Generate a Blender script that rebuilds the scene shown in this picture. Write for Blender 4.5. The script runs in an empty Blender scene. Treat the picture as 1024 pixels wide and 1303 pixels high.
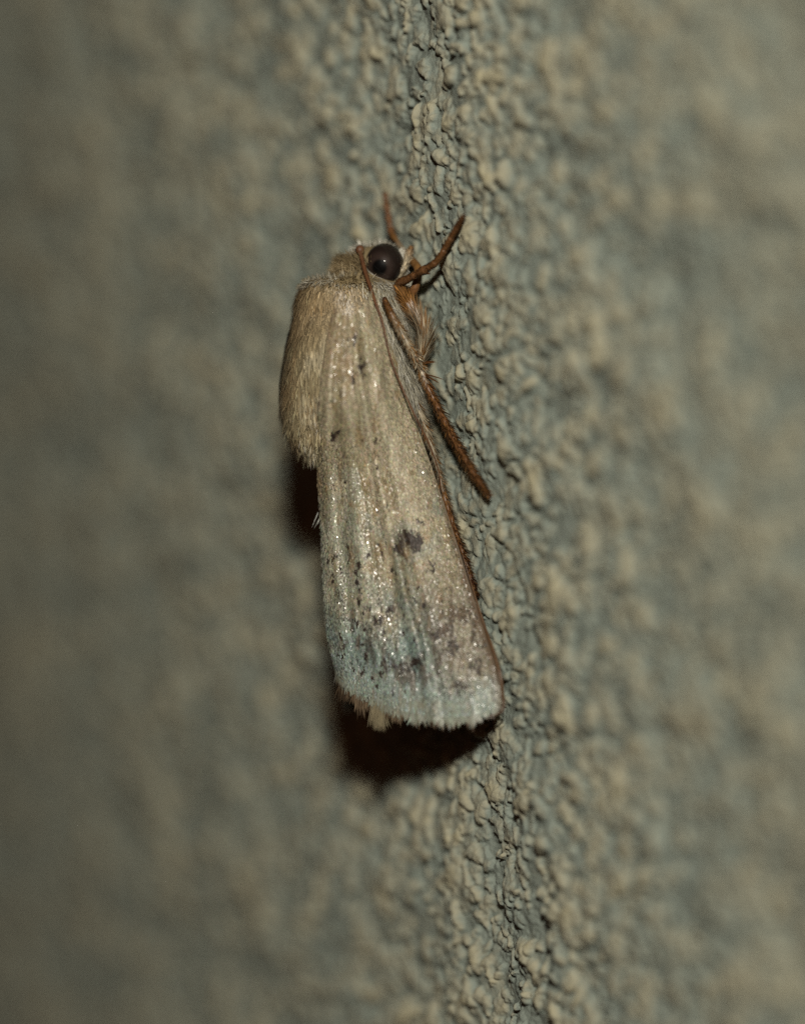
import bpy, math
import numpy as np

# ------------------------------------------------------------------ camera, light, exposure
# Lengths below are in millimetres on the wall: u along it (towards the camera), v up it, w out of it.
# 1 Blender unit = 1 cm.
SC = 0.1
scene = bpy.context.scene
scene.unit_settings.system = 'METRIC'
scene.unit_settings.scale_length = 0.01

TH = math.radians(26.0)          # camera looks along the wall at 26 degrees
ROLL = math.radians(5.05)
D = 180.0                        # focus distance
K = 38.2 / 1303.0                # mm per photo pixel at the focus distance
APERTURE = 11.2                   # entrance pupil
ST, CT = math.sin(TH), math.cos(TH)
r_ = np.array([ST, 0, -CT]); c_ = np.array([CT, 0, ST]); v_ = np.array([0, 1.0, 0])
EX = math.cos(ROLL) * r_ - math.sin(ROLL) * v_
EY = math.sin(ROLL) * r_ + math.cos(ROLL) * v_
FOC = (512 - 590) * K * EX       # focus point on the optical axis (wall origin is on the focus line)
CAM = FOC + D * c_


def to_world(p):
    p = np.asarray(p, float)
    return np.stack([p[..., 0], -p[..., 2], p[..., 1]], -1) * SC


cam_data = bpy.data.cameras.new('camera')
cam = bpy.data.objects.new('camera', cam_data)
scene.collection.objects.link(cam)
scene.camera = cam
cam_data.sensor_fit = 'VERTICAL'
cam_data.sensor_height = 36.0
cam_data.lens = 36.0 * D / 38.2
cam_data.clip_start = 0.05
cam_data.clip_end = 500.0
cam_data.dof.use_dof = True
cam_data.dof.focus_distance = (D - 0.3) * SC
cam_data.dof.aperture_fstop = cam_data.lens * 1e-3 / (APERTURE * SC)
from mathutils import Matrix
wx, wy, wz, wc = to_world(EX) / SC, to_world(EY) / SC, to_world(c_) / SC, to_world(CAM)
cam.matrix_world = Matrix(((wx[0], wy[0], wz[0], wc[0]), (wx[1], wy[1], wz[1], wc[1]),
                           (wx[2], wy[2], wz[2], wc[2]), (0, 0, 0, 1)))

world = bpy.data.worlds.new('World')
scene.world = world
world.use_nodes = True
world.node_tree.nodes['Background'].inputs[0].default_value = (1.0, 0.42, 0.22, 1)
world.node_tree.nodes['Background'].inputs[1].default_value = 0.025

# the camera's flash, above the lens
fl = bpy.data.lights.new('flash', 'AREA')
fl.shape = 'RECTANGLE'
fl.size = 1.5
fl.size_y = 0.9
fl.energy = 4350
fl.color = (1.0, 0.932, 0.80)
flash = bpy.data.objects.new('flash', fl)
scene.collection.objects.link(flash)
LDIR = np.array([2.25, 0.71, 1.0]); LDIR /= np.linalg.norm(LDIR)
LPOS = np.array([-1.5, 0, 2.0]) + 205 * LDIR
flash.location = to_world(LPOS)
from mathutils import Vector
flash.rotation_euler = Vector(to_world(LDIR)).to_track_quat('Z', 'Y').to_euler()

vs = scene.view_settings
vs.view_transform = 'Standard'
vs.look = 'None'
vs.exposure = 0.0
vs.gamma = 1.0
vs.use_curve_mapping = False
scene.render.engine = 'CYCLES'
scene.cycles.use_denoising = False      # the grain that is left reads as sensor noise
scene.cycles.sample_clamp_direct = 5.0
scene.cycles.sample_clamp_indirect = 0.4
scene.cycles.caustics_reflective = False
scene.cycles.caustics_refractive = False
scene.cycles.max_bounces = 6
scene.cycles.use_adaptive_sampling = False

rng = np.random.default_rng(7)

# ------------------------------------------------------------------ helpers
def Pz(px, py, z):
    """Point seen at a photo pixel, z mm in front of the focus plane."""
    px, py, z = np.broadcast_arrays(np.asarray(px, float), np.asarray(py, float), np.asarray(z, float))
    pf = FOC + ((px - 512) * K)[..., None] * EX + ((651.5 - py) * K)[..., None] * EY
    return CAM + (pf - CAM) * ((D - z) / D)[..., None]


def Pw(px, py, w):
    """Point seen at a photo pixel, w mm off the wall."""
    px, py, w = np.broadcast_arrays(np.asarray(px, float), np.asarray(py, float), np.asarray(w, float))
    d = Pz(px, py, np.zeros_like(w)) - CAM
    return CAM + d * ((w - CAM[2]) / d[..., 2])[..., None]


def Pu(px, py, u):
    d = Pz(px, py, 0.0) - CAM
    return CAM + d * ((u - CAM[0]) / d[..., 0])[..., None]


def depth(p):
    return (np.asarray(p) - FOC) @ c_


def project(p):
    q = np.asarray(p, float) - CAM
    zz = -(q @ c_)
    return 512 + (q @ EX) / zz * D / K, 651.5 - (q @ EY) / zz * D / K


def sstep(a, b, x):
    t = np.clip((x - a) / (b - a), 0, 1)
    return t * t * (3 - 2 * t)


def unit(a):
    return a / np.maximum(np.linalg.norm(a, axis=-1, keepdims=True), 1e-12)


PERM = np.random.default_rng(3).permutation(4096)


def h2(ix, iy, seed=0):
    return PERM[(PERM[(ix + seed * 131) & 4095] + iy) & 4095] / 4095.0


def vnoise(x, y, seed=0):
    ix, iy = np.floor(x).astype(int), np.floor(y).astype(int)
    fx, fy = x - ix, y - iy
    fx = fx * fx * fx * (fx * (fx * 6 - 15) + 10)
    fy = fy * fy * fy * (fy * (fy * 6 - 15) + 10)
    a, b = h2(ix, iy, seed), h2(ix + 1, iy, seed)
    c, d = h2(ix, iy + 1, seed), h2(ix + 1, iy + 1, seed)
    return (a * (1 - fx) + b * fx) * (1 - fy) + (c * (1 - fx) + d * fx) * fy


def fbm(x, y, oct=4, seed=0, gain=0.5):
    s, amp, tot = 0, 1.0, 0
    for o in range(oct):
        s = s + amp * vnoise(x * 2 ** o + 17.3 * o, y * 2 ** o - 9.1 * o, seed + o)
        tot += amp
        amp *= gain
    return s / tot


def link(name, verts, faces, mat, parent=None, col=None, smooth=True, kind=None, attrs=None):
    """verts in mm (u, v, w); faces: list of arrays of equal-length polygons."""
    me = bpy.data.meshes.new(name)
    V = to_world(verts).astype(np.float32)
    if not isinstance(faces, (list, tuple)):
        faces = [faces]
    faces = [np.asarray(f, np.int32) for f in faces if len(f)]
    loops = np.concatenate([f.ravel() for f in faces])
    sizes = np.concatenate([np.full(len(f), f.shape[1], np.int32) for f in faces])
    me.vertices.add(len(V))
    me.vertices.foreach_set('co', V.ravel())
    me.loops.add(len(loops))
    me.loops.foreach_set('vertex_index', loops)
    me.polygons.add(len(sizes))
    me.polygons.foreach_set('loop_start', np.concatenate([[0], np.cumsum(sizes)[:-1]]).astype(np.int32))
    me.polygons.foreach_set('loop_total', sizes)
    me.polygons.foreach_set('use_smooth', np.full(len(sizes), smooth))
    me.update(calc_edges=True)
    me.validate()
    if col is not None:
        at = me.color_attributes.new('Col', 'FLOAT_COLOR', 'POINT')
        c4 = np.ones((len(V), 4), np.float32)
        c4[:, :col.shape[1]] = col
        at.data.foreach_set('color', c4.ravel())
    for k, a in (attrs or {}).items():
        at = me.attributes.new(k, 'FLOAT', 'POINT')
        at.data.foreach_set('value', np.asarray(a, np.float32))
    me.materials.append(mat)
    o = bpy.data.objects.new(name, me)
    scene.collection.objects.link(o)
    if parent is not None:
        o.parent = parent
    if kind:
        o['kind'] = kind
    return o


def grid_faces(n, m, wrap=False):
    i, j = np.meshgrid(np.arange(n - 1), np.arange(m if wrap else m - 1), indexing='ij')
    j2 = (j + 1) % m
    return np.stack([i * m + j, i * m + j2, (i + 1) * m + j2, (i + 1) * m + j], -1).reshape(-1, 4)


U0 = -2.70                       # the moth's plane of symmetry


def mirror(p):
    q = np.array(p, float)
    q[..., 0] = 2 * U0 - q[..., 0]
    return q


def principled(name):
    m = bpy.data.materials.new(name)
    m.use_nodes = True
    nt = m.node_tree
    return m, nt, nt.nodes['Principled BSDF']


def attr_mat(name, rough=0.5, spec=0.5, sheen=0.0, rough_noise=0.0, translucent=0.0, rough_attr=False, metallic=0.0):
    m, nt, b = principled(name)
    a = nt.nodes.new('ShaderNodeAttribute')
    a.attribute_name = 'Col'
    nt.links.new(a.outputs['Color'], b.inputs['Base Color'])
    b.inputs['Roughness'].default_value = rough
    b.inputs['Specular IOR Level'].default_value = spec
    b.inputs['Sheen Weight'].default_value = sheen
    b.inputs['Metallic'].default_value = metallic
    if rough_attr:
        nt.links.new(a.outputs['Alpha'], b.inputs['Roughness'])
    if translucent:
        out = nt.nodes['Material Output']
        tr = nt.nodes.new('ShaderNodeBsdfTranslucent')
        mx = nt.nodes.new('ShaderNodeMixShader')
        mx.inputs[0].default_value = translucent
        nt.links.new(a.outputs['Color'], tr.inputs['Color'])
        nt.links.new(b.outputs[0], mx.inputs[1])
        nt.links.new(tr.outputs[0], mx.inputs[2])
        nt.links.new(mx.outputs[0], out.inputs['Surface'])
    return m


def noise_mat(name, c1, c2, scale, rough=0.4, spec=0.5, bump=0.0, bscale=None, coat=0.0):
    m, nt, b = principled(name)
    tc = nt.nodes.new('ShaderNodeTexCoord')
    n = nt.nodes.new('ShaderNodeTexNoise')
    n.inputs['Scale'].default_value = scale
    n.inputs['Detail'].default_value = 4
    nt.links.new(tc.outputs['Object'], n.inputs['Vector'])
    cr = nt.nodes.new('ShaderNodeValToRGB')
    cr.color_ramp.elements[0].position = 0.35
    cr.color_ramp.elements[1].position = 0.65
    cr.color_ramp.elements[0].color = (*c1, 1)
    cr.color_ramp.elements[1].color = (*c2, 1)
    nt.links.new(n.outputs['Fac'], cr.inputs['Fac'])
    nt.links.new(cr.outputs['Color'], b.inputs['Base Color'])
    b.inputs['Roughness'].default_value = rough
    b.inputs['Specular IOR Level'].default_value = spec
    b.inputs['Coat Weight'].default_value = coat
    b.inputs['Coat Roughness'].default_value = 0.05
    if bump:
        bn = nt.nodes.new('ShaderNodeTexNoise')
        bn.inputs['Scale'].default_value = bscale or scale * 2
        bn.inputs['Detail'].default_value = 5
        nt.links.new(tc.outputs['Object'], bn.inputs['Vector'])
        bp = nt.nodes.new('ShaderNodeBump')
        bp.inputs['Strength'].default_value = 0.6
        bp.inputs['Distance'].default_value = bump
        nt.links.new(bn.outputs['Fac'], bp.inputs['Height'])
        nt.links.new(bp.outputs['Normal'], b.inputs['Normal'])
    return m


# ------------------------------------------------------------------ the wall
def spaced(lo, hi, f, start=0.0):
    a = [start]
    while a[-1] < hi:
        a.append(a[-1] + f(a[-1]))
    b = [start]
    while b[-1] > lo:
        b.append(b[-1] - f(b[-1]))
    return np.array(b[:0:-1] + a)


def build_wall():
    us = spaced(-260, 160, lambda u: 0.055 if abs(u) < 7 else 0.055 + 0.0075 * (abs(u) - 7) + (0.12 * max(0, abs(u) - 60)))
    vs_ = spaced(-160, 160, lambda v: 0.05 if abs(v) < 22.5 else 0.05 + 0.06 * (abs(v) - 22.5))
    U, V = np.meshgrid(us, vs_, indexing='ij')
    # irregular domain
    Uw = U + 0.30 * (fbm(U * 1.3, V * 1.3, 3, 1) - 0.5) * 2 + 0.11 * (fbm(U * 5, V * 5, 3, 11) - 0.5) * 2
    Vw = V + 0.34 * (fbm(U * 1.3 + 50, V * 1.3, 3, 2) - 0.5) * 2 + 0.11 * (fbm(U * 5 + 31, V * 5, 3, 12) - 0.5) * 2
    H = 0.42 * (fbm(U * 0.28, V * 0.28, 3, 4) - 0.5) * 2 + 0.10 * (fbm(U * 0.9, V * 0.9, 2, 5) - 0.5) * 2
    base = H.copy()
    G = np.zeros_like(H)
    r = np.random.default_rng(21)

    def stamp(n, ulo, uhi, vlo, vhi, rr, hh, pw):
        gu, gv = r.uniform(ulo, uhi, n), r.uniform(vlo, vhi, n)
        rad = r.uniform(*rr, n) * r.uniform(0.75, 1.2, n)
        hei = r.uniform(*hh, n)
        asp = r.uniform(0.72, 1.4, n)
        rot = r.uniform(0, np.pi, n)
        ph = r.uniform(0, 6.28, (n, 2))
        # grains crowd together in drifts
        keep = fbm(gu * 0.45, gv * 0.45, 2, 8) + r.uniform(-0.3, 0.3, n) > 0.24
        for i in np.nonzero(keep)[0]:
            R = rad[i] * 1.7 + 0.5
            a0, a1 = np.searchsorted(us, [gu[i] - R, gu[i] + R])
            b0, b1 = np.searchsorted(vs_, [gv[i] - R, gv[i] + R])
            if a1 - a0 < 2 or b1 - b0 < 2:
                continue
            du, dv = Uw[a0:a1, b0:b1] - gu[i], Vw[a0:a1, b0:b1] - gv[i]
            cu, su = math.cos(rot[i]), math.sin(rot[i])
            x = (du * cu + dv * su) * asp[i]
            y = (-du * su + dv * cu) / asp[i]
            an = np.arctan2(y, x)
            d = np.sqrt(x * x + y * y) / (rad[i] * (1 + 0.13 * np.cos(2 * an + ph[i, 0]) + 0.10 * np.cos(3 * an + ph[i, 1])))
            # overhung on the lower side: steeper below than above
            g = hei[i] * np.clip(1 - d ** 2.6, 0, None) ** pw
            np.maximum(G[a0:a1, b0:b1], g, out=G[a0:a1, b0:b1])

    stamp(44000, -75, 48, -36, 36, (0.13, 0.33), (0.08, 0.26), 0.55)
    stamp(4600, -75, 48, -36, 36, (0.30, 0.56), (0.16, 0.40), 0.58)
    H = base + G
    H += 0.07 * (fbm(U * 2.6, V * 3.2, 3, 14) - 0.5) * 2
    near = np.exp(-(U / 14) ** 2)
    H += near * 0.026 * (fbm(U * 9, V * 9, 3, 15) - 0.5) * 2
    # the rendering coat is knocked slightly flat where the moth sits
    mid = np.median(base + 0.15)
    H -= mid
    sit = np.exp(-((U - U0 + 0.2) / 5.0) ** 4 - ((V - 2) / 11.0) ** 4)
    H = H * (1 - 0.30 * sit) - 0.05 * sit
    verts = np.stack([U, V, H], -1).reshape(-1, 3)
    n, m = U.shape
    F = grid_faces(n, m)[:, ::1]
    # slab sides and back
    b0 = len(verts)
    back = np.array([[us[0], vs_[0], -60], [us[-1], vs_[0], -60], [us[-1], vs_[-1], -60], [us[0], vs_[-1], -60]])
    verts = np.concatenate([verts, back])
    c00, c10, c11, c01 = 0, (n - 1) * m, n * m - 1, m - 1
    e1 = list(np.arange(n) * m)                        # v low edge
    e2 = list(np.arange(n) * m + m - 1)
    e3 = list(np.arange(m))
    e4 = list((n - 1) * m + np.arange(m))
    polys = [np.array([e1[::-1] + [b0, b0 + 1]]), np.array([e2 + [b0 + 2, b0 + 3]]),
             np.array([e3 + [b0 + 3, b0]]), np.array([e4[::-1] + [b0 + 1, b0 + 2]]),
             np.array([[b0, b0 + 3, b0 + 2, b0 + 1]])]
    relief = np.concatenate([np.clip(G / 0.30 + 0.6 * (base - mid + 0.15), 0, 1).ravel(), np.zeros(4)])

    m_, nt, b = principled('mottled_render')
    N, L = nt.nodes, nt.links
    tc = N.new('ShaderNodeTexCoord')

    def noise(scale, detail=4, rough=0.55):
        q = N.new('ShaderNodeTexNoise')
        q.inputs['Scale'].default_value = scale
        q.inputs['Detail'].default_value = detail
        q.inputs['Roughness'].default_value = rough
        L.new(tc.outputs['Object'], q.inputs['Vector'])
        return q.outputs['Fac']

    def mth(op, a, b2, clamp=False):
        q = N.new('ShaderNodeMath')
        q.operation = op
        q.use_clamp = clamp
        for i, x in enumerate((a, b2)):
            if isinstance(x, (int, float)):
                q.inputs[i].default_value = x
            else:
                L.new(x, q.inputs[i])
        return q.outputs[0]

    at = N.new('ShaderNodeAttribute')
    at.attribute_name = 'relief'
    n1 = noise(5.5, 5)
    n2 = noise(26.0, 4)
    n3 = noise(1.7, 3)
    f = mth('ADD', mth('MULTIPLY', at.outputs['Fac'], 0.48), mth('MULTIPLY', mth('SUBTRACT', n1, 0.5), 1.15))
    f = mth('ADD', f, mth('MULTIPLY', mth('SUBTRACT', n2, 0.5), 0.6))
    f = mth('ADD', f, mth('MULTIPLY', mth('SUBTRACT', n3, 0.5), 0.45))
    cr = N.new('ShaderNodeValToRGB')  # painted darker grey-green in the hollows, paler cream on lumps, plus random mottling
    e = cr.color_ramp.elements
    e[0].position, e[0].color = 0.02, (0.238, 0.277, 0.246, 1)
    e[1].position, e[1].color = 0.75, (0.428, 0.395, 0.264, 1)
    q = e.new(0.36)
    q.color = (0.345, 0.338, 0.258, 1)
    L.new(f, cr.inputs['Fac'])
    # fine grit
    n4 = noise(160.0, 3, 0.7)
    hsv = N.new('ShaderNodeHueSaturation')
    L.new(cr.outputs['Color'], hsv.inputs['Color'])
    L.new(mth('ADD', 0.72, mth('MULTIPLY', n4, 0.56)), hsv.inputs['Value'])
    L.new(hsv.outputs['Color'], b.inputs['Base Color'])
    b.inputs['Roughness'].default_value = 0.85
    b.inputs['Specular IOR Level'].default_value = 0.25
    bp = N.new('ShaderNodeBump')
    bp.inputs['Strength'].default_value = 0.7
    bp.inputs['Distance'].default_value = 0.006
    L.new(mth('ADD', noise(75.0, 6, 0.65), mth('MULTIPLY', n4, 0.4)), bp.inputs['Height'])
    L.new(bp.outputs['Normal'], b.inputs['Normal'])
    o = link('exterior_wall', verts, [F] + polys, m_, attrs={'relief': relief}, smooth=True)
    o['kind'] = 'structure'
    o['label'] = 'rough rendered wall with cream and grey lumps'
    return us, vs_, H


WALL_U, WALL_V, WALL_H = build_wall()


def wall_h(u, v):
    return WALL_H[np.clip(np.searchsorted(WALL_U, u), 0, len(WALL_U) - 1), np.clip(np.searchsorted(WALL_V, v), 0, len(WALL_V) - 1)]


# ------------------------------------------------------------------ the moth
moth = bpy.data.objects.new('moth', None)
scene.collection.objects.link(moth)
moth.empty_display_size = 0.2
moth['label'] = 'pale cream moth with folded wings resting head up on the rough wall'
moth['category'] = 'moth'

# ---- body: head, thorax and abdomen in one skin. Stations: (photo row on the axis, w centre, radius u, radius w)
ST_TAB = np.array([1, 0.96, 1, 1]) * np.array([
    [299, 1.55, 0.05, 0.05], [301, 1.55, 0.45, 0.45], [308, 1.58, 0.85, 0.82], [320, 1.62, 1.12, 1.05],
    [335, 1.65, 1.18, 1.10], [340, 1.75, 1.14, 1.15], [344, 2.10, 1.30, 1.62], [349, 2.36, 1.55, 2.05], [366, 2.52, 1.80, 2.22],
    [385, 2.60, 2.00, 2.24], [420, 2.76, 2.20, 2.43], [460, 2.88, 2.38, 2.65], [500, 2.92, 2.34, 2.80], [520, 2.90, 2.22, 2.72], [537, 2.84, 2.06, 2.52],
    [555, 2.70, 1.88, 2.20], [575, 2.50, 1.72, 1.90], [605, 2.30, 1.55, 1.62], [700, 2.15, 1.40, 1.40], [800, 2.20, 1.05, 1.05],
    [860, 2.40, 0.60, 0.62], [885, 2.50, 0.28, 0.30], [893, 2.52, 0.04, 0.04]])


def axis_v(py):
    return (651.5 - py) * K * 1.0


def body_st(py):
    return [np.interp(py, ST_TAB[:, 0], ST_TAB[:, i]) for i in (1, 2, 3)]


def body_pt(py, phi):
    """phi = 0 towards the camera side (+u), 90 degrees = dorsal (+w)."""
    w, ru, rw = body_st(py)
    return np.stack([U0 + ru * np.cos(phi), axis_v(py) + 0.13 * rw * np.sin(phi) * sstep(440, 360, py) * sstep(336, 347, py), w + rw * np.sin(phi)], -1)


def body_normal(py, phi):
    e = 1e-2
    a = body_pt(py + 1.5, phi) - body_pt(py - 1.5, phi)
    b = body_pt(py, phi + e) - body_pt(py, phi - e)
    n = unit(np.cross(a, b))
    w, ru, rw = body_st(py)
    outw = np.stack([np.cos(phi), 0 * phi, np.sin(phi)], -1)
    return n * np.sign((n * outw).sum(-1, keepdims=True) + 1e-9)


def lerp(a, b, t):
    return a + (b - a) * t


rows = np.concatenate([np.linspace(299, 312, 8), np.linspace(316, 560, 50), np.linspace(570, 880, 40), np.linspace(883, 893, 5)])
# smooth the stations
from numpy import interp
NP = 40
ph = np.linspace(0, 2 * np.pi, NP, endpoint=False)
PY, PH = np.meshgrid(rows, ph, indexing='ij')
bv = body_pt(PY, PH)
bump = 0.05 * (fbm(PH * 3, PY * 0.05, 2, 30) - 0.5)
bv = bv + body_normal(PY, PH) * bump[..., None]
bcol = np.empty(bv.shape)
bcol[:] = (0.20, 0.155, 0.085)
MAT_BODY = attr_mat('body_skin', 0.7, 0.2)
nb = len(rows)
caps = [np.arange(NP)[None, ::-1], ((nb - 1) * NP + np.arange(NP))[None]]
body = link('body', bv.reshape(-1, 3), [grid_faces(nb, NP, True)] + caps, MAT_BODY, moth, bcol.reshape(-1, 3))

# ---- hair strips
def hair_mesh(root, d0, d1, length, width, side, col, tipcol=None):
    """Tapered strips: start along d0, bend towards d1."""
    n = len(root)
    length, width = np.asarray(length)[:, None], np.asarray(width)[:, None]
    d0, d1, side = unit(d0), unit(d1), unit(side)
    p = [root, root + d0 * length * 0.35]
    p.append(p[1] + unit(d0 + d1) * length * 0.35)
    p.append(p[2] + d1 * length * 0.30)
    vv = []
    for q, wf in zip(p[:3], (0.8, 1.0, 0.75)):
        vv += [q - side * width * wf * 0.5, q + side * width * wf * 0.5]
    vv.append(p[3])
    vv = np.stack(vv, 1)
    base = (np.arange(n) * 7)[:, None]
    q = np.concatenate([base + np.array([[0, 1, 3, 2]]), base + np.array([[2, 3, 5, 4]])])
    t = base + np.array([[4, 5, 6]])
    tipcol = col if tipcol is None else tipcol
    cc = np.stack([col * 0.85, col * 0.85, col, col, lerp(col, tipcol, .6), lerp(col, tipcol, .6), tipcol], 1)
    return vv.reshape(-1, 3), [q, t], cc.reshape(-1, 3)


def join(parts):
    vs2, qs, ts, cs, off = [], [], [], [], 0
    for v, (q, t), c in parts:
        vs2.append(v); qs.append(q + off); ts.append(t + off); cs.append(c)
        off += len(v)
    return np.concatenate(vs2), [np.concatenate(qs), np.concatenate(ts)], np.concatenate(cs)


def mixc(a, b, f):
    return np.asarray(a) + (np.asarray(b) - np.asarray(a)) * np.asarray(f)[..., None]


MAT_FUR = attr_mat('fur', 0.38, 0.5, translucent=0.12)
TAIL = np.array([0, -1.0, 0])

# ---- forewing surface
INNER = np.array([[0.00, 424, 392], [0.10, 416, 432], [0.20, 409, 478], [0.30, 404, 530], [0.42, 403, 590],
                  [0.55, 407, 660], [0.68, 410, 725], [0.80, 413, 785], [0.90, 418, 822], [1.0, 428, 858]])
COSTA = np.array([[0.00, 476, 362], [0.06, 483, 388], [0.14, 493, 425], [0.24, 508, 476], [0.34, 524, 522], [0.45, 543, 574],
                  [0.56, 562, 630], [0.68, 583, 694], [0.78, 600, 750], [0.86, 615, 797], [0.93, 629, 838], [0.97, 636, 866], [1.0, 639, 893]])


def cspl(tab, s):
    """smooth interpolation (Catmull-Rom on the table)"""
    x = tab[:, 0]
    out = []
    for k in range(1, tab.shape[1]):
        y = tab[:, k]
        m = np.gradient(y, x)
        i = np.clip(np.searchsorted(x, s) - 1, 0, len(x) - 2)
        hh = x[i + 1] - x[i]
        t = (s - x[i]) / hh
        out.append((2 * t**3 - 3 * t**2 + 1) * y[i] + (t**3 - 2 * t**2 + t) * hh * m[i]
                   + (-2 * t**3 + 3 * t**2) * y[i + 1] + (t**3 - t**2) * hh * m[i + 1])
    return out


def costa_w(s):
    return np.interp(s, [0, 0.15, 0.24, 0.35, 0.55, 0.75, 0.9, 1.0], [2.6, 2.42, 2.14, 1.62, 0.95, 0.55, 0.45, 0.42])


def vein_relief(s, t):
    f = lambda c, wd: np.exp(-((t - c) / wd) ** 2)
    m = 0.025 * (fbm(s * 7, t * 0 + 2.0, 2, 45) - 0.5) * 2
    z = 0.085 * f(0.12 - 0.05 * s + m, 0.05) + 0.075 * f(0.31 + m, 0.075) - 0.06 * f(0.455 + 0.05 * s + m, 0.028)
    z += 0.085 * f(0.53 + 0.05 * s + m, 0.032) - 0.06 * f(0.625 + 0.02 * s, 0.03) + 0.09 * f(0.78, 0.10)
    z += 0.035 * (fbm(t * 16, s * 4, 2, 46) - 0.5) * 2
    z *= 1.9 * (0.35 + 0.65 * sstep(0.10, 0.30, s))
    return z * (1 - 0.6 * sstep(0.80, 1.0, s))


def wing_px(s, t):
    lx, ly = cspl(INNER, s)
    cx, cy = cspl(COSTA, s)
    px, py = lerp(lx, cx, t), lerp(ly, cy, t)
    bul = np.clip(4 * t * (1 - t), 0, 1) ** 0.62 * (1 + 0.18 * (t - 0.5))
    py = py + 37 * bul * np.clip(s, 0, 1.1) ** 3 + 26 * np.clip(4 * t * (1 - t), 0, 1) * (1 - s) ** 3
    return px, py


def wing_pt(s, t):
    px, py = wing_px(s, t)
    lx, ly = cspl(INNER, s)
    cx, cy = cspl(COSTA, s)
    zi = depth(Pu(lx, ly, U0))
    zi = lerp(1.62, zi, sstep(0.24, 0.46, s))
    zc = depth(Pw(cx, cy, costa_w(s)))
    arch = 1.15 * np.clip(np.sin(np.pi * np.clip(t, 0, 1) ** 0.9), 0, 1) ** 0.75
    arch = arch * lerp(0.55, 1.0, sstep(0.0, 0.4, s)) * (1 - 0.25 * sstep(0.75, 1.0, s))
    z = lerp(zi, zc, t) + arch + vein_relief(s, t)
    z = z + 0.05 * (fbm(s * 9, t * 7, 3, 40) - 0.5) * 2
    return Pz(px, py, z)


def wing_frame(s, t):
    e = 2e-3
    p = wing_pt(s, t)
    a = unit(wing_pt(np.minimum(s + e, 1), t) - wing_pt(s - e, t))
    b = wing_pt(s, np.minimum(t + e, 1)) - wing_pt(s, t - e)
    n = unit(np.cross(a, b))
    n = n * np.sign((n @ c_))[..., None]
    return p, a, n, unit(b)


def blob(px, py, x, y, rx, ry, ang=0.0):
    ca, sa = math.cos(ang), math.sin(ang)
    dx, dy = px - x, py - y
    q = ((dx * ca + dy * sa) / rx) ** 2 + ((-dx * sa + dy * ca) / ry) ** 2
    return np.exp(-q ** 1.5)


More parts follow.
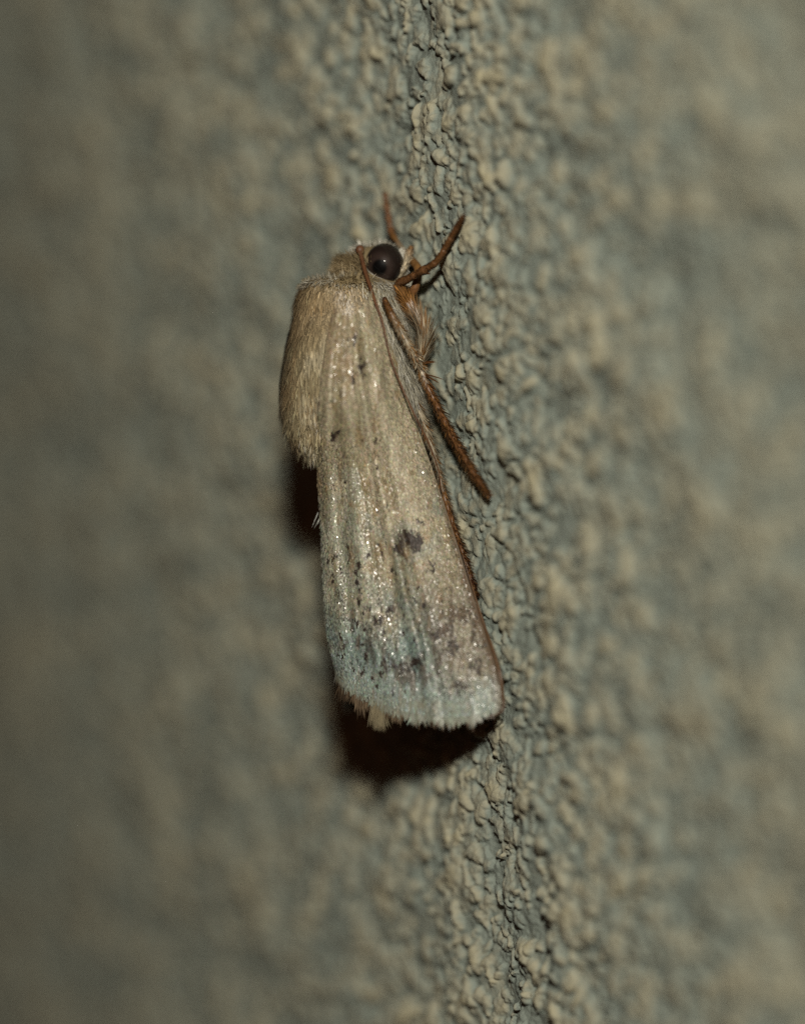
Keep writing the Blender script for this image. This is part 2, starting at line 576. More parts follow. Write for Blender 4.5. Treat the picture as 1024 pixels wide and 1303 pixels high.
def wing_colour(px, py, s, t, r, jitter=1.0):
    """The wing's own markings: cream ground, blue-grey outer band, dark discal spot and speckles."""
    n1 = fbm(px / 16, py / 90, 3, 50)
    n2 = fbm(px / 7, py / 20, 3, 51)
    n3 = fbm(px / 40, py / 40, 3, 52)
    cream = np.array([0.440, 0.395, 0.285])
    olive = np.array([0.270, 0.238, 0.155])
    blue = np.array([0.212, 0.270, 0.248])
    ochre = np.array([0.245, 0.165, 0.080])
    beige = np.array([0.385, 0.340, 0.240])
    pink = np.array([0.235, 0.195, 0.145])
    dark = np.array([0.022, 0.014, 0.010])
    c = mixc(cream, olive, sstep(0.42, 0.62, n1))
    c = mixc(c, np.array([0.285, 0.215, 0.125]), 0.65 * sstep(0.32, 0.12, s) * sstep(0.7, 0.25, t))
    c = mixc(c, beige, 0.8 * sstep(0.60, 0.72, t))
    # bluish outer third and cool streaks
    fb = sstep(0.66, 0.86, s + 0.25 * (n3 - 0.5)) * (1 - 0.75 * sstep(0.62, 0.85, t) * (1 - sstep(0.90, 0.97, s)))
    fb = np.maximum(fb, 0.40 * sstep(0.52, 0.66, n3 + 0.25 * s * (1 - t)) * sstep(0.3, 0.6, s))
    fb = np.maximum(fb, 0.6 * sstep(0.08, 0.0, t) * sstep(0.4, 0.6, s))
    c = mixc(c, blue, np.clip(fb, 0, 1))
    c = mixc(c, np.array([0.285, 0.345, 0.315]), 0.85 * sstep(0.885, 0.925, s + .03 * np.sin(t * 21) + .05 * (n2 - .5)) * (1 - .5 * sstep(.75, .95, t)))
    c = mixc(c, pink, 0.6 * sstep(0.55, 0.75, t) * sstep(0.62, 0.8, s) * (1 - sstep(0.93, 0.98, s)))
    c = mixc(c, ochre, 0.55 * sstep(0.58, 0.74, n2) * (1 - 0.5 * fb))
    # greyish subterminal shade
    band = np.exp(-((s + 0.05 * np.sin(t * 9) - 0.875) / 0.055) ** 2)
    c = mixc(c, dark * 2.5, 0.75 * band * sstep(0.42, 0.60, n2) * sstep(0.0, 0.2, t))
    dk = np.zeros_like(px)
    wxp, wyp = 15 * (fbm(px / 8, py / 8, 2, 63) - .5), 15 * (fbm(px / 8 + 40, py / 8, 2, 64) - .5)
    for (x, y, rx, ry, an, k) in ((509, 694, 8, 13, 0.15, 0.9), (520, 685, 13, 9, 0.3, 1.1), (531, 692, 7, 11, 0.1, 1.2), (449, 433, 4, 8, 0.0, 1.0),
                                  (459, 470, 4, 5, 0.2, 0.95), (456, 457, 2, 4, 0, 0.9), (451, 478, 3, 3, 0, .6), (427, 554, 5, 7, 0, 0.8), (549, 720, 3, 6, 0.3, 0.6),
                                  (575, 823, 13, 12, -0.3, 0.5), (610, 850, 9, 14, -0.3, 0.55), (586, 876, 15, 9, 0.5, 0.5), (527, 845, 10, 7, 0, 0.75), (496, 846, 6, 6, 0, 0.55),
                                  (482, 790, 5, 8, 0.0, 0.8), (455, 763, 3, 9, 0.2, 0.8), (511, 807, 4, 7, 0.0, 0.8), (498, 778, 9, 11, 0, 0.5), (455, 820, 4, 4, 0, .7),
                                  (536, 662, 6, 4, .5, .5), (531, 680, 5, 4, .3, .6), (557, 805, 4, 7, .0, .5), (437, 765, 5, 40, -.05, .35), (533, 800, 4, 8, 0, .6)):
        dk = np.maximum(dk, k * blob(px + wxp * (.45 if x in (509, 520, 531) and y < 700 else 1), py + wyp * (.45 if x in (509, 520, 531) and y < 700 else 1), x, y, rx, ry, an))
    fr = np.random.default_rng(77)
    for k in range(84):
        fs, ft = fr.uniform(.62, .97), fr.uniform(.03, .72)
        if k > 74:
            fs, ft = fr.uniform(.15, .6), fr.uniform(.2, .65)
        fx, fy = wing_px(np.array(fs), np.array(ft))
        dk = np.maximum(dk, fr.uniform(.5, 1.0) * blob(px, py, fx, fy, fr.uniform(1.3, 2.6), fr.uniform(2, 5.5), fr.normal(0, .25)))
    if jitter:
        hit = r.random(len(px)) < np.clip(dk * 1.8 - 0.18, 0, 0.97)
        c = np.where(hit[:, None], dark * r.uniform(.6, 2.2, len(px))[:, None], c)
    else:
        c = mixc(c, dark, np.clip(dk, 0, .8))
    c = c * (0.80 + 0.40 * fbm(px / 3.5, py / 45, 2, 58))[..., None]
    c = mixc(c, ochre, 0.7 * blob(px, py, 518, 703, 5, 9))
    c = mixc(c, np.array([.10, .085, .06]), 0.55 * sstep(0.035, 0.0, t) * sstep(0.78, 0.9, s))
    c = mixc(c, np.array([.12, .095, .055]), 0.5 * np.exp(-((t - 0.625 - 0.02 * s) / 0.018) ** 2) * sstep(.3, .45, s) * (1 - sstep(.75, .9, s)) * sstep(.4, .6, n2 + .12))
    vm = 0.025 * (fbm(s * 7, t * 0 + 2.0, 2, 45) - 0.5) * 2
    for (tc0, wd0, k0) in ((0.20, .012, .45), (0.455, .016, .7), (0.57, .010, .35), (0.38, .010, .35), (0.07, .010, .3)):
        c = mixc(c, np.array([.19, .135, .07]), 0.65 * k0 * np.exp(-((t - tc0 - 0.04 * s - vm) / wd0) ** 2) * sstep(.12, .3, s) * (1 - sstep(.7, .9, s)) * sstep(.3, .55, n2 + .05))
    # brown costal edge
    c = mixc(c, np.array([0.11, 0.068, 0.038]), 0.8 * sstep(0.94, 0.99, t) * sstep(0.40, 0.62, s))
    if jitter:
        dots = (r.random(len(px)) < 0.05 + 0.16 * sstep(.68, .82, s) * (1 - t * .5)) & (fbm(px / 22, py / 30, 3, 56) > 0.46)
        dots &= ~((t > .64) & (t < .9) & (s < .75))
        c = np.where(dots[:, None], c * 0.22, c)
        c = c * np.exp(r.normal(0, .22, len(px)))[:, None]
        c = c * (1 + 0.06 * r.standard_normal((len(px), 3)))
    return np.clip(c, 0.01, 0.7)


def tuck(s):
    return MO + (1 - sstep(0.22, 0.50, s))[:, None] * np.array([0.3, 0, -0.9])


MO = np.array([0.15, 0.5, -0.42])   # the far wing is tucked under the near one
MAT_SCALE = attr_mat('wing_scales', 0.4, 0.75, rough_attr=True, translucent=0.08)
MAT_WING = attr_mat('wing_membrane', 0.6, 0.3, translucent=0.10)
MAT_RIM = noise_mat('brown_wing_rim', (0.075, 0.036, 0.014), (0.12, 0.064, 0.028), 8, 0.4)


def tube(path, radii, nseg=8, sub=6, wob=0.0, seed=0):
    """Round tube through points (mm), smooth path, closed ends."""
    path, radii = np.asarray(path, float), np.asarray(radii, float)
    x = np.concatenate([[0], np.cumsum(np.linalg.norm(np.diff(path, axis=0), axis=1))])
    tab = np.concatenate([x[:, None], path], 1)
    s = np.unique(np.concatenate([np.linspace(x[i], x[i + 1], sub + 1) for i in range(len(x) - 1)]))
    p = np.stack(cspl(tab, s), -1)
    rr = np.interp(s, x, radii)
    if wob:
        rr = rr * (1 + wob * (vnoise(s * 4.0 + seed, s * 0 + seed, seed) - 0.5) * 2)
    T = unit(np.gradient(p, axis=0))
    ref = np.array([0.3, 0.2, 0.93])
    A = unit(np.cross(T, ref))
    B = np.cross(T, A)
    # rounded ends
    p = np.concatenate([[p[0] - T[0] * rr[0] * .6], p, [p[-1] + T[-1] * rr[-1] * .6]])
    T, A, B = [np.concatenate([q[:1], q, q[-1:]]) for q in (T, A, B)]
    rr = np.concatenate([[rr[0] * 0.45], rr, [rr[-1] * 0.45]])
    an = np.linspace(0, 2 * np.pi, nseg, endpoint=False)
    v = p[:, None] + rr[:, None, None] * (np.cos(an)[None, :, None] * A[:, None] + np.sin(an)[None, :, None] * B[:, None])
    n = len(p)
    F = [grid_faces(n, nseg, True), np.arange(nseg)[None, ::-1], ((n - 1) * nseg + np.arange(nseg))[None]]
    return v.reshape(-1, 3), F, (p, T, A, B, rr)


def build_forewing(mir):
    r = np.random.default_rng(100)
    sg, tg = np.linspace(0.0, 1.0, 150), np.linspace(0.0, 1.0, 70)
    S, T = np.meshgrid(sg, tg, indexing='ij')
    P, A, N, B = wing_frame(S.ravel(), T.ravel())
    px, py = wing_px(S.ravel(), T.ravel())
    col = wing_colour(px, py, S.ravel(), T.ravel(), r, 0) * 0.9
    top = P - N * 0.03
    bot = P - N * 0.075
    if mir:
        top, bot = mirror(top), mirror(bot)
        drop = tuck(S.ravel())
        top, bot = top + drop, bot + drop
    ng, mg = S.shape
    Ft = grid_faces(ng, mg)
    o = ng * mg
    Fb = Ft[:, ::-1] + o
    i = np.arange(ng * mg).reshape(ng, mg)
    per = np.concatenate([i[0, :], i[1:, -1], i[-1, -2::-1], i[-2:0:-1, 0]])
    pn = np.roll(per, -1)
    Fs = np.stack([per, pn, pn + o, per + o], -1)
    wing = link('forewing', np.concatenate([top, bot]), np.concatenate([Ft, Fb, Fs]), MAT_WING, moth, np.concatenate([col, col * .7]))
    wing['label'] = 'cream forewing with dark spot and blue-grey outer edge'
    # overlapping scales
    n = 26000 if mir else 90000
    s = r.uniform(0.0, 1.0, n) ** 0.78
    t = r.uniform(0.0, 0.985, n)
    s = np.minimum(s, 0.992)
    P, A, N, B = wing_frame(s, t)
    px, py = wing_px(s, t)
    col = wing_colour(px, py, s, t, r)
    ang = r.normal(0, 0.16, n)
    A2 = unit(A * np.cos(ang)[:, None] + np.cross(N, A) * np.sin(ang)[:, None])
    tilt = r.normal(0.09, 0.17, n)
    roll = r.normal(0, 0.24, n)
    T3 = unit(A2 * np.cos(tilt)[:, None] + N * np.sin(tilt)[:, None])
    S3 = unit(np.cross(N, A2))
    S3 = unit(S3 * np.cos(roll)[:, None] + N * np.sin(roll)[:, None])
    N3 = np.cross(T3, S3)
    N3 *= np.sign((N3 * N).sum(-1, keepdims=True))
    ln = r.uniform(0.10, 0.165, n) * (1.4 if mir else 1) * lerp(1.7, 1.0, sstep(0.05, 0.35, s))
    wd = r.uniform(0.038, 0.060, n) * (1.4 if mir else 1) * lerp(0.7, 1.0, sstep(0.05, 0.35, s))
    # keep scales at the rear margin inside it
    P = P + N * r.uniform(-0.02, 0.025, n)[:, None]
    l, w = ln[:, None], wd[:, None]
    root = P - T3 * l * 0.5
    vv = np.stack([root - S3 * w * .25, root + S3 * w * .25,
                   root + T3 * l * .6 - S3 * w * .5 + N3 * l * .05, root + T3 * l * .6 + S3 * w * .5 + N3 * l * .05,
                   root + T3 * l - S3 * w * .30, root + T3 * l + S3 * w * .30], 1)
    vv = vv.reshape(-1, 3)
    if mir:
        vv = mirror(vv) + np.repeat(tuck(s), 6, 0)
    b = (np.arange(n) * 6)[:, None]
    F = np.concatenate([b + np.array([[0, 1, 3, 2]]), b + np.array([[2, 3, 5, 4]])])
    rough = np.clip(r.normal(0.33, 0.08, n), 0.18, 0.8)
    rough = rough + 0.22 * np.exp(-((t - 0.76) / 0.11) ** 4) * (1 - sstep(0.62, 0.78, s)) * sstep(.2, .35, s) + 0.12 * sstep(0.9, 0.96, s) * (1 - sstep(0.6, 0.8, t))
    rough = np.where(col.max(1) < 0.09, 0.6, rough)
    c6 = np.repeat(np.concatenate([col, rough[:, None]], 1), 6, 0)
    link('scales', vv, F, MAT_SCALE, wing, c6, smooth=False, kind='stuff')
    # fringe along the outer margin
    m = 4200
    t = r.uniform(0.0, 0.985, m)
    s = r.uniform(0.965, 1.0, m)
    P, A, N, B = wing_frame(s, t)
    px, py = wing_px(s, t)
    base = wing_colour(px, py, s, t, r)
    fcol = mixc(base, np.array([0.30, 0.29, 0.22]), 0.5)
    lo = r.random(m) < 0.30
    fcol = np.where(lo[:, None], np.array([0.15, 0.10, 0.065]), fcol) * r.uniform(.75, 1.2, m)[:, None]
    # the margin's outward direction in the wing plane
    e = 0.01
    tang = unit(wing_pt(np.ones(m), np.minimum(t + e, 1)) - wing_pt(np.ones(m), np.maximum(t - e, 0)))
    outd = unit(np.cross(tang, N))
    outd *= np.sign((outd * A).sum(-1, keepdims=True))
    d = unit(outd * 0.6 + A * 0.5 + r.normal(0, 0.16, (m, 3)))
    clump = 0.5 + 0.9 * vnoise(t * 75, t * 0 + 3, 61)
    clump = clump * (0.65 + 0.7 * vnoise(t * 17, t * 0 + 9, 65))
    L = np.where(lo, r.uniform(0.28, 0.48, m), r.uniform(0.18, 0.42, m)) * clump * lerp(1.0, 0.65, sstep(.7, .95, t))
    root = P - N * np.where(lo, 0.07, 0.0)[:, None] + N * r.uniform(-.03, .03, m)[:, None]
    v, f, cc = hair_mesh(root, d, unit(d + 0.25 * TAIL), L, r.uniform(.024, .05, m), np.cross(d, N), fcol, fcol * 1.1)
    if mir:
        v = mirror(v) + MO
    link('fringe', v, f, MAT_FUR, wing, cc, kind='stuff')
    # the thickened front edge
    sc = np.linspace(0.70, 1.0, 22)
    q = wing_pt(sc, np.full_like(sc, 1.0))
    end = wing_pt(np.array([1.0, 1.0]), np.array([0.985, 0.93])) + np.array([0.05, -0.1, -0.05])
    q = np.concatenate([q, end])
    rad = np.interp(np.arange(len(q)), [0, 8, 18, len(q) - 1], [0.012, 0.04, 0.07, 0.03])
    q = q + np.array([0.05, 0, -0.02])
    v, F, _ = tube(q, rad, 8, 3)
    if mir:
        v = mirror(v) + MO
    link('front_edge', v, F, MAT_RIM, wing)
    return wing


for mir in (False, True):
    build_forewing(mir)


# ---- hindwing folded below the forewing, only its brown fringe showing
def build_hindwing(mir):
    r = np.random.default_rng(140)
    sg, tg = np.linspace(0.42, 0.985, 50), np.linspace(0.03, 0.72, 30)
    S, T = np.meshgrid(sg, tg, indexing='ij')
    P, A, N, B = wing_frame(S.ravel(), T.ravel())
    P = P - N * 0.15
    if mir:
        P = mirror(P) + MO
    col = np.tile(np.array([0.20, 0.15, 0.09]), (len(P), 1)) * (0.8 + 0.4 * fbm(S.ravel() * 12, T.ravel() * 12, 3, 70))[:, None]
    a = len(P)
    _, _, N2, _ = wing_frame(S.ravel(), T.ravel())
    P2 = P - (mirror(N2) - mirror(np.zeros(3)) if mir else N2) * 0.03
    F = grid_faces(*S.shape)
    hw = link('hindwing', np.concatenate([P, P2]), np.concatenate([F, F[:, ::-1] + a]), MAT_WING, moth, np.concatenate([col, col]))
    m = 1900
    t = np.clip(r.beta(1.1, 1.6, m) * 0.62 + 0.01, 0, 0.7)
    s = np.full(m, 0.985)
    P, A, N, B = wing_frame(s, t)
    tang = unit(wing_pt(np.ones(m), np.minimum(t + .01, 1)) - wing_pt(np.ones(m), np.maximum(t - .01, 0)))
    outd = unit(np.cross(tang, N))
    outd *= np.sign((outd * A).sum(-1, keepdims=True))
    d = unit(outd * 0.45 + TAIL * 0.7 + r.normal(0, 0.14, (m, 3)))
    L = r.uniform(0.4, 1.3, m) * (0.25 + 1.15 * fbm(t * 34, t * 0, 2, 62)) * lerp(1.0, .55, sstep(.25, .6, t))
    col = mixc(np.array([0.075, 0.048, 0.030]), np.array([0.19, 0.145, 0.095]), r.random(m)) * r.uniform(.7, 1.25, m)[:, None]
    tf = r.random(m) < 0.10
    tt = np.clip(r.normal(0.245, 0.014, m), 0, 1)
    Pt, _, Nt, _ = wing_frame(s, tt)
    P = np.where(tf[:, None], Pt, P)
    N = np.where(tf[:, None], Nt, N)
    d = np.where(tf[:, None], unit(TAIL + np.array([0.05, 0, 0.05]) + r.normal(0, .13, (m, 3))), d)
    L = np.where(tf, r.uniform(1.0, 1.35, m), L * .8)
    col = np.where(tf[:, None], np.array([.25, .215, .14]) * r.uniform(.7, 1.2, m)[:, None], col)
    v, f, cc = hair_mesh(P - N * .13, d, unit(d + .2 * TAIL), L, r.uniform(.035, .06, m), np.cross(d, N), col, col * 1.2)
    if mir:
        v = mirror(v) + MO
    link('fringe', v, f, MAT_FUR, hw, cc, kind='stuff')


for mir in (False, True):
    build_hindwing(mir)


# ---- fur on head, thorax and the tip of the abdomen
EYE_PX = (489.0, 336.0)
EYE_C = Pz(489.0, 336.0, -0.85)


def build_fur():
    r = np.random.default_rng(200)
    parts = []
    # thorax
    n = 27000
    py = r.uniform(346, 556, n)
    phi = r.uniform(-0.55 * np.pi, 1.45 * np.pi, n)
    N = body_normal(py, phi)
    P = body_pt(py, phi)
    sx, sy = project(P)
    dors = np.sin(phi)
    facing = np.cos(phi)
    back = sstep(500, 560, py)
    flow = unit(TAIL + 0.30 * facing[:, None] * np.array([-1.0, 0, 0]) * sstep(0, .6, dors)[:, None])
    d0 = unit(flow * 1.0 + N * lerp(0.75, 0.42, sstep(350, 420, py))[:, None] + r.normal(0, 0.22, (n, 3)))
    d1 = unit(flow * 1.3 + N * 0.12 + r.normal(0, 0.2, (n, 3)))
    L = r.uniform(0.36, 0.85, n) * lerp(0.75, 1.0, sstep(352, 420, py)) * lerp(1, 1.0, back)
    nn = fbm(phi * 3, py / 30, 3, 80)
    brown = np.array([0.255, 0.190, 0.108])
    olive = np.array([0.235, 0.195, 0.118])
    cream = np.array([0.40, 0.35, 0.24])
    pale = np.array([0.40, 0.385, 0.315])
    rust = np.array([0.24, 0.135, 0.050])
    c = mixc(brown, olive, sstep(.35, .6, nn))
    c = mixc(c, cream, 0.75 * sstep(.55, .75, fbm(phi * 4, py / 45, 3, 81)))
    c = mixc(c, cream, 0.85 * sstep(525, 562, py))
    c = mixc(c, rust, 0.5 * sstep(425, 380, py) * sstep(.4, .6, nn))
    side = sstep(0.50, 0.10, dors)                       # pale underside
    c = mixc(c, pale, 0.85 * side)
    c = c * np.exp(r.normal(0, .36, n))[:, None]
    lim = np.interp(sy, [400, 440, 500, 560], [520, 466, 436, 404]) + r.normal(0, 13, n) * sstep(570, 500, sy)
    cst = np.interp(sy, COSTA[:, 2], COSTA[:, 1])
    ok = ~((facing > -.2) & (sx > lim) & (sx < cst + 2)) & (np.abs(facing) < 2)
    ok &= ~((facing < -.2) & (sy > 440) & (r.random(n) < .3))
    parts.append(hair_mesh((P - N * .03)[ok], d0[ok], d1[ok], L[ok], r.uniform(.026, .052, n)[ok], np.cross(d0, N)[ok], c[ok] * .9, np.clip(c * 1.4, 0, .6)[ok]))
    # shoulder covers (long scales lying over the wing bases)
    for sgn in (1, -1):
        n = 6500
        py = 360 + np.clip(r.gamma(2.0, 24, n), 0, 170)
        phi = np.pi / 2 - sgn * r.uniform(0.05, 1.35, n)
        N = body_normal(py, phi)
        P = body_pt(py, phi) + N * (lerp(0.06, 0.32, sstep(365, 425, py)) * np.abs(np.cos(phi)))[:, None]
        d = unit(TAIL + 0.10 * N + r.normal(0, 0.13, (n, 3)))
        dd = unit(TAIL - 0.22 * N + r.normal(0, 0.10, (n, 3)))
        nn = fbm(phi * 3 + 9, py / 28, 3, 84)
        c = mixc(olive * 1.12, cream * .95, sstep(.38, .66, nn))
        c = mixc(c, brown * 1.1, 0.8 * sstep(445, 385, py))
        c = c * np.exp(r.normal(0, .42, n))[:, None]
        parts.append(hair_mesh(P, d, dd, r.uniform(.35, .85, n) * (0.6 + .8 * fbm(phi * 6, py / 20, 2, 88)), r.uniform(.03, .055, n), np.cross(d, N), c, np.clip(c * 1.3, 0, .6)))
    # head: smooth close fur, tuft on the crown
    n = 8000
    py = r.uniform(300, 358, n)
    phi = r.uniform(0, 2 * np.pi, n)
    N = body_normal(py, phi)
    P = body_pt(py, phi)
    d = unit(N * 0.7 + TAIL * 0.45 + r.normal(0, .22, (n, 3)))
    ok = np.ones(n, bool)
    for ec in (EYE_C, mirror(EYE_C)):
        ok &= np.linalg.norm(P - ec, axis=1) > 0.95
    c = mixc(np.array([.30, .235, .13]), np.array([.46, .43, .35]), sstep(.45, .6, fbm(phi * 2, py / 12, 2, 86)))
    c = mixc(c, np.array([.56, .54, .47]), np.maximum(sstep(0.3, -0.2, np.sin(phi)), sstep(316, 306, py)))
    c = c * r.uniform(.75, 1.2, n)[:, None]
    L = r.uniform(.18, .34, n)
    parts.append(hair_mesh(P[ok], d[ok], d[ok] + .4 * TAIL, L[ok], r.uniform(.022, .04, n)[ok], np.cross(d, N)[ok], c[ok]))
    # crown tuft and collar
    n = 2600
    py = r.uniform(320, 342, n)
    phi = r.normal(np.pi / 2, 0.38, n)
    N = body_normal(py, phi)
    P = body_pt(py, phi)
    d = unit(N * 0.9 + np.array([0, 1.0, 0]) * (0.75 * sstep(345, 320, py) - .1)[:, None] + r.normal(0, .20, (n, 3)))
    c = mixc(np.array([.25, .185, .095]), np.array([.42, .34, .21]), r.random(n))
    parts.append(hair_mesh(P, d, unit(d + r.normal(0, .1, (n, 3))), r.uniform(.30, .70, n), r.uniform(.022, .036, n), np.cross(d, N), c, c * 1.15))
    # white lashes round the front of the eye
    for e_c in (EYE_C, mirror(EYE_C)):
        sg = 1 if e_c is EYE_C else -1
        n = 260
        a = r.uniform(-1.15, 0.75, n)
        q = e_c + 0.70 * (np.cos(a)[:, None] * EX * np.array([sg, 1, 1]) + np.sin(a)[:, None] * EY * np.array([sg, 1, 1])) - 0.18 * c_ * np.array([sg, 1, 1])
        d = unit((q - e_c) + 0.35 * c_ * np.array([sg, 1, 1]) + r.normal(0, .12, (n, 3)))
        c = np.tile(np.array([.62, .60, .52]), (n, 1)) * r.uniform(.8, 1.1, n)[:, None]
        parts.append(hair_mesh(q, d, d, r.uniform(.10, .32, n), r.uniform(.02, .04, n), np.cross(d, c_ * np.array([sg, 1, 1])), c))
    # a few loose hairs on the wing edge
    n = 6
    P = Pu(408.0, 654.0, U0) + r.normal(0, .06, (n, 3))
    d = unit(Pu(399.0, 678.0, U0) - P + r.normal(0, .12, (n, 3)))
    c = np.tile(np.array([.16, .17, .14]), (n, 1))
    parts.append(hair_mesh(P, d, d, r.uniform(.3, .65, n), r.uniform(.014, .024, n), np.cross(d, c_), c))
    # tail tuft
    n = 1200
    P = np.array([U0, axis_v(885), 2.5]) + r.normal(0, .14, (n, 3)) * np.array([1, .6, 1])
    tgt = Pu(485, 921, U0 + 0.3)
    d = unit(tgt - P + r.normal(0, .22, (n, 3)))
    c = np.tile(np.array([.42, .37, .25]), (n, 1)) * r.uniform(.7, 1.15, n)[:, None]
    L = np.linalg.norm(tgt - P, axis=1) * r.uniform(.7, 1.08, n)
    parts.append(hair_mesh(P, d, d, L, r.uniform(.03, .05, n), np.cross(d, c_), c))
    v, f, cc = join(parts)
    cc = cc * 0.95
    link('fur', v, f, MAT_FUR, body, cc, kind='stuff')


build_fur()

# ---- eyes
def eye_material():
    m, nt, b = principled('eye')
    N, L = nt.nodes, nt.links
    tc = N.new('ShaderNodeTexCoord')
    dist = N.new('ShaderNodeVectorMath')
    dist.operation = 'DISTANCE'
    L.new(tc.outputs['Generated'], dist.inputs[0])
    dist.inputs[1].default_value = (0.5, 0.5, 0.5)
    at = N.new('ShaderNodeAttribute')
    at.attribute_name = 'Col'
    L.new(at.outputs['Color'], b.inputs['Base Color'])
    b.inputs['Roughness'].default_value = 0.4
    b.inputs['Specular IOR Level'].default_value = 0.08
    b.inputs['Coat Weight'].default_value = 0.6
    b.inputs['Coat Roughness'].default_value = 0.03
    vo = N.new('ShaderNodeTexVoronoi')
    vo.inputs['Scale'].default_value = 420
    L.new(tc.outputs['Object'], vo.inputs['Vector'])
    bp = N.new('ShaderNodeBump')
    bp.inputs['Strength'].default_value = 0.25
    bp.inputs['Distance'].default_value = 0.001
    L.new(vo.outputs['Distance'], bp.inputs['Height'])
    L.new(bp.outputs['Normal'], b.inputs['Normal'])
    return m


MAT_EYE = eye_material()
for mir in (False, True):
    la, lo = np.linspace(0.02, np.pi - .02, 36), np.linspace(0, 2 * np.pi, 56, endpoint=False)
    A, O = np.meshgrid(la, lo, indexing='ij')
    dv = np.stack([np.sin(A) * np.cos(O), np.sin(A) * np.sin(O), np.cos(A)], -1)
    p = EYE_C + dv[..., :1] * EX * 0.72 + dv[..., 1:2] * EY * 0.78 + dv[..., 2:] * c_ * 0.66
    dd = np.linalg.norm(dv[..., :2] - np.array([-.26, -.20]), axis=-1)
    ring = sstep(.30, .46, dd)
    col = mixc(np.array([.002, .002, .0022]), np.array([.028, .0185, .0155]), ring)
    col = mixc(col, np.array([.014, .0095, .008]), sstep(.55, .9, dd))
    col[dv[..., 2] < 0] = (.012, .008, .007)
    if mir:
        p = mirror(p)
    n = len(la)
    F = [grid_faces(n, 56, True), np.arange(56)[None, ::-1], ((n - 1) * 56 + np.arange(56))[None]]
    link('eye', p.reshape(-1, 3), F, MAT_EYE, moth, col.reshape(-1, 3))['label'] = 'glossy dark brown compound eye'

# ---- antennae
MAT_ANT = noise_mat('antenna_brown', (0.075, 0.030, 0.012), (0.14, 0.060, 0.025), 14, 0.55)
ap = [(458, 318, -.30), (461, 332, -.02), (465, 347, .35), (471, 365, .95), (478, 386, 1.42), (486, 408, 1.62), (491, 432, 1.72),
      (499, 462, 1.80), (511, 492, 1.80), (525, 523, 1.72), (540, 553, 1.55), (551, 578, 1.25), (558, 600, .95), (561, 624, .60)]
apath = Pz(*(np.array(ap) + np.array([0, 0, -0.33])).T)
far_path = mirror(apath) + np.array([0, 0, -1.0])
arad = 0.75 * np.array([.12, .10, .10, .09, .065, .05, .042, .042, .042, .042, .038, .034, .028, .02])
for mir in (False, True):
    v, F, (p, T, A, B, rr) = tube(far_path if mir else apath, arad, 8, 10)
    # fine rings of the segments
    k = np.arange(len(p)) % 2
    c0 = np.repeat(p, 8, 0)
    v = c0 + (v - c0) * np.repeat(1 + 0.22 * k, 8)[:, None]
    an = link('antenna', v, F, MAT_ANT, moth)
    # swollen base joint
    la, lo = np.linspace(0.05, np.pi - .05, 12), np.linspace(0, 2 * np.pi, 16, endpoint=False)
    AA, O = np.meshgrid(la, lo, indexing='ij')
    dv = np.stack([np.sin(AA) * np.cos(O), np.sin(AA) * np.sin(O), np.cos(AA)], -1)
    q = apath[0] + dv * np.array([.17, .19, .17])
    q = mirror(q) + np.array([0, 0, -1.0]) if mir else q
    link('base_joint', q.reshape(-1, 3), [grid_faces(12, 16, True), np.arange(16)[None, ::-1], (11 * 16 + np.arange(16))[None]], MAT_ANT, an)

# ---- legs
MAT_LEG = attr_mat('leg', 0.42, 0.4)
LB = np.array([0.120, 0.055, 0.021]); LO = np.array([0.20, 0.098, 0.030]); LP = np.array([0.30, 0.255, 0.18]); LD = np.array([0.05, 0.020, 0.010])


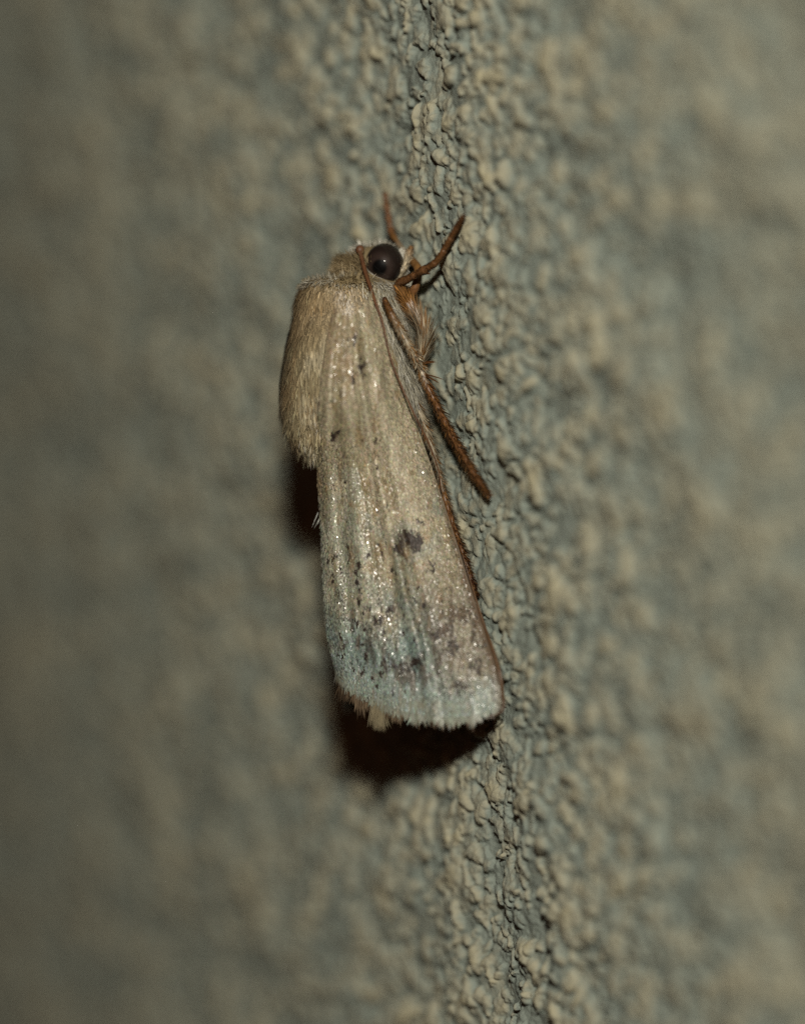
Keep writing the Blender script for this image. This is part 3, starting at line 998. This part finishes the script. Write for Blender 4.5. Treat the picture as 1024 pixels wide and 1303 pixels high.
def leg(name, pts, rad, cols, mir=False, hairs=0, hair_len=.2, hair_cols=None, spines=(), label=None, seed=0, lift=.35, joints=0.0, joint_from=0.6, mixo=0.0):
    pts, rad, cols = np.asarray(pts, float), np.asarray(rad, float), np.asarray(cols, float)
    if mir:
        pts = mirror(pts)
        pts[:4, 2] -= 1.5
    v, F, (p, T, A, B, rr) = tube(pts, rad, 10, 14, 0.10, seed + 3)
    # joints of the foot: each segment swells towards its end
    if joints:
        xx = np.concatenate([[0], np.cumsum(np.linalg.norm(np.diff(p, axis=0), axis=1))])
        fr = xx / xx[-1]
        seg = ((xx[-1] - xx) % joints) / joints
        k = np.where(fr > joint_from, 0.78 + 0.42 * (1 - seg) ** 2, 1.0)
        c0 = np.repeat(p, 10, 0)
        v = c0 + (v - c0) * np.repeat(k, 10)[:, None]
    # colour along the leg
    x = np.concatenate([[0], np.cumsum(np.linalg.norm(np.diff(pts, axis=0), axis=1))])
    xs = np.concatenate([[0], np.cumsum(np.linalg.norm(np.diff(p[1:-1], axis=0), axis=1))])
    xs = xs * x[-1] / max(xs[-1], 1e-9)
    xs = np.concatenate([[0], xs, [x[-1]]])
    c = np.stack([np.interp(xs, x, cols[:, i]) for i in range(3)], -1)
    r = np.random.default_rng(seed)
    cv = np.repeat(c, 10, 0) * (0.75 + 0.5 * r.random((len(v), 1)))
    o = link(name, v, F, MAT_LEG, moth, cv)
    if label:
        o['label'] = label
    parts = []
    if hairs:
        i = r.integers(1, len(p) - 1, hairs)
        i = np.clip(i, 1, len(p) - 2)
        f = r.random(hairs)[:, None]
        q = p[i] * (1 - f) + p[i + 1] * f
        a = r.uniform(0, 2 * np.pi, hairs)
        rad_d = np.cos(a)[:, None] * A[i] + np.sin(a)[:, None] * B[i]
        d = unit(T[i] + rad_d * lift + r.normal(0, .1, (hairs, 3)))
        hc = c[i] if hair_cols is None else np.stack([np.interp(xs[i], x, np.asarray(hair_cols)[:, k]) for k in range(3)], -1)
        hc = np.where(r.random((hairs, 1)) < mixo, LO * .9, hc) * np.exp(r.normal(0, .4, hairs))[:, None]
        hl = r.uniform(.5, 1.2, hairs) * (hair_len if np.isscalar(hair_len) else np.interp(xs[i], x, hair_len))
        parts.append(hair_mesh(q + rad_d * rr[i][:, None] * .9, d, d, hl, np.full(hairs, .03), np.cross(d, rad_d), hc))
    for (a0, a1, c0) in spines:
        a0, a1 = np.asarray(a0, float), np.asarray(a1, float)
        if mir:
            a0, a1 = mirror(a0), mirror(a1)
        for k in range(3):
            sd = unit(np.cross(a1 - a0, r.normal(0, 1, 3)))[None]
            l0 = np.linalg.norm(a1 - a0)
            parts.append(hair_mesh(a0[None], (a1 - a0)[None], (a1 - a0 + 0.12 * l0 * np.array([0, -1, 0]))[None], np.array([l0]), np.array([.10]), sd, np.asarray(c0)[None]))
    tip, td = p[-1], T[-1]
    for k in (-1, 1):
        parts.append(hair_mesh(tip[None], unit(td + .7 * k * np.cross(td, [0, 0, 1.0]))[None], unit(td - np.array([0, 0, 1.2]))[None], np.array([.22]), np.array([.05]), np.cross(td, [0, 0, 1.0])[None], (LD * .7)[None]))
    if parts:
        v, f, cc = join(parts)
        link('bristles', v, f, MAT_FUR, o, cc, kind='stuff')
    return o


# near foreleg: thigh up to a knee under the eye, shin and foot reaching forward on to the wall
fl_pts = [Pw(534, 462, 1.15), Pw(540, 428, .95), Pw(524, 394, 1.05), Pw(512, 374, 1.30), Pw(507, 364, 1.38), Pw(519, 355, 1.30), Pw(537, 345, 1.05),
          Pw(555, 333, .75), Pw(567, 315, .50), Pw(577, 297, .33), Pw(588, 277, .24)]
leg('fore_leg', fl_pts, [.16, .20, .19, .16, .15, .145, .145, .13, .12, .115, .08],
    [LO, LO, LO, LO * .8, LB, LB, LB, LB, LB, LB, LB * .8], False, 3600, [.8, .85, .7, .4, .10, .08, .08, .10, .10, .10, .08],
    [LP, LP * .8, LO * 1.3, LO, LB, LB, LB, LB, LB, LB, LB], [(Pw(536, 349, 1.0), Pw(548, 347, .85), LB)], 'rust brown foreleg raised beside the eye', 1, .45, .55, .55, .3)
# far foreleg, up the wall past the head
ff_pts = [Pw(514, 382, 1.0), Pw(527, 368, .85), Pw(532, 346, .66), Pw(524, 331, .5), Pw(513, 318, .45), Pw(503, 304, .45), Pw(498, 296, .40), Pw(495, 280, .32), Pw(492, 262, .26), Pw(490, 247, .22)]
leg('fore_leg', ff_pts, [.15, .17, .17, .14, .10, .10, .13, .13, .12, .09], [LB, LB * 1.2, LO * .8, LO * .8, LP * .7, LO * .8, LB, LB, LB, LB],
    False, 260, .08, None, (), 'rust brown foreleg reaching up the wall past the head', 2, .5, .5, .6)
# middle legs
ml_pts = [Pz(489, 380, .85), Pz(496, 396, 1.0), Pz(509, 420, 1.05), Pz(523, 445, 1.05), Pw(535, 468, 1.10), Pw(543, 490, .80), Pw(555, 515, .60),
          Pw(573, 550, .45), Pw(592, 584, .35), Pw(608, 610, .28), Pw(621, 629, .22)]
ml_rad = [.11, .12, .14, .15, .14, .13, .145, .14, .125, .105, .075]
ml_col = [LD, LB, LP * .85, LP, LP, LB * 1.3, LB * 1.1, LB, LB, LB, LB * .8]
sp = [(Pw(537, 462, 1.1), Pw(555, 459, .9), LB * 1.3), (Pw(540, 476, .95), Pw(566, 482, .55), LB * 1.4), (Pw(541, 478, .95), Pw(560, 487, .7), LB * 1.3), (Pw(546, 488, .8), Pw(556, 497, .7), LB)]
for mir in (False, True):
    leg('middle_leg', ml_pts, ml_rad, ml_col, mir, 2600, [.08, .15, .28, .30, .28, .24, .28, .30, .28, .24, .15],
        [LB, LO, LP * 1.1, LP * 1.15, LP, LB, LB * .8, LB * .8, LB * .8, LB * .8, LB], sp, 'brown bristly middle leg spread down the wall', 3, .75, .62, .5, .45)
# hind legs, lying under the wing edge
hl_pts = [Pw(526, 505, 1.2), Pw(543, 548, .85), Pw(557, 598, .6), Pw(569, 645, .45), Pw(584, 690, .36), Pw(597, 728, .30), Pw(605, 756, .26)]
for mir in (False, True):
    leg('hind_leg', hl_pts, [.15, .15, .12, .10, .09, .08, .06], [LP, LP, LP * .7, LB * 1.3, LB, LB * .8, LB * .8], mir, 1700,
        [.4, .4, .36, .32, .30, .26, .2], [LP, LP, LP * .8, LB * 1.3, LD, LD, LD], (), 'hairy hind leg tucked under the wing edge', 4, 1.0, .6, .5, .35)
# pale rim below the eyes
MAT_RING = noise_mat('pale_eye_rim', (0.10, 0.09, 0.07), (0.34, 0.32, 0.27), 40, 0.5)
rp = Pz([463, 470, 481, 494, 505, 510], [336, 346, 353, 359, 361, 357], [-.70, -.52, -.42, -.42, -.52, -.70])
for mir in (False, True):
    v, F, _ = tube(mirror(rp) if mir else rp, [.02, .03, .032, .032, .028, .02], 8, 6, .2)
    link('eye_rim', v, F, MAT_RING, moth)

# palps in front of the face
pp = Pz([503, 511, 518, 522], [356, 345, 331, 318], [-.85, -.75, -.85, -1.0])
for mir in (False, True):
    leg('palp', pp, [.14, .15, .12, .07], [LP, LP, LP * .8, LO], mir, 520, [.16, .2, .2, .14], [LP * 1.5, LP * 1.6, LP * 1.3, LO], (), 'pale furred palp in front of the eye', 9, .7)
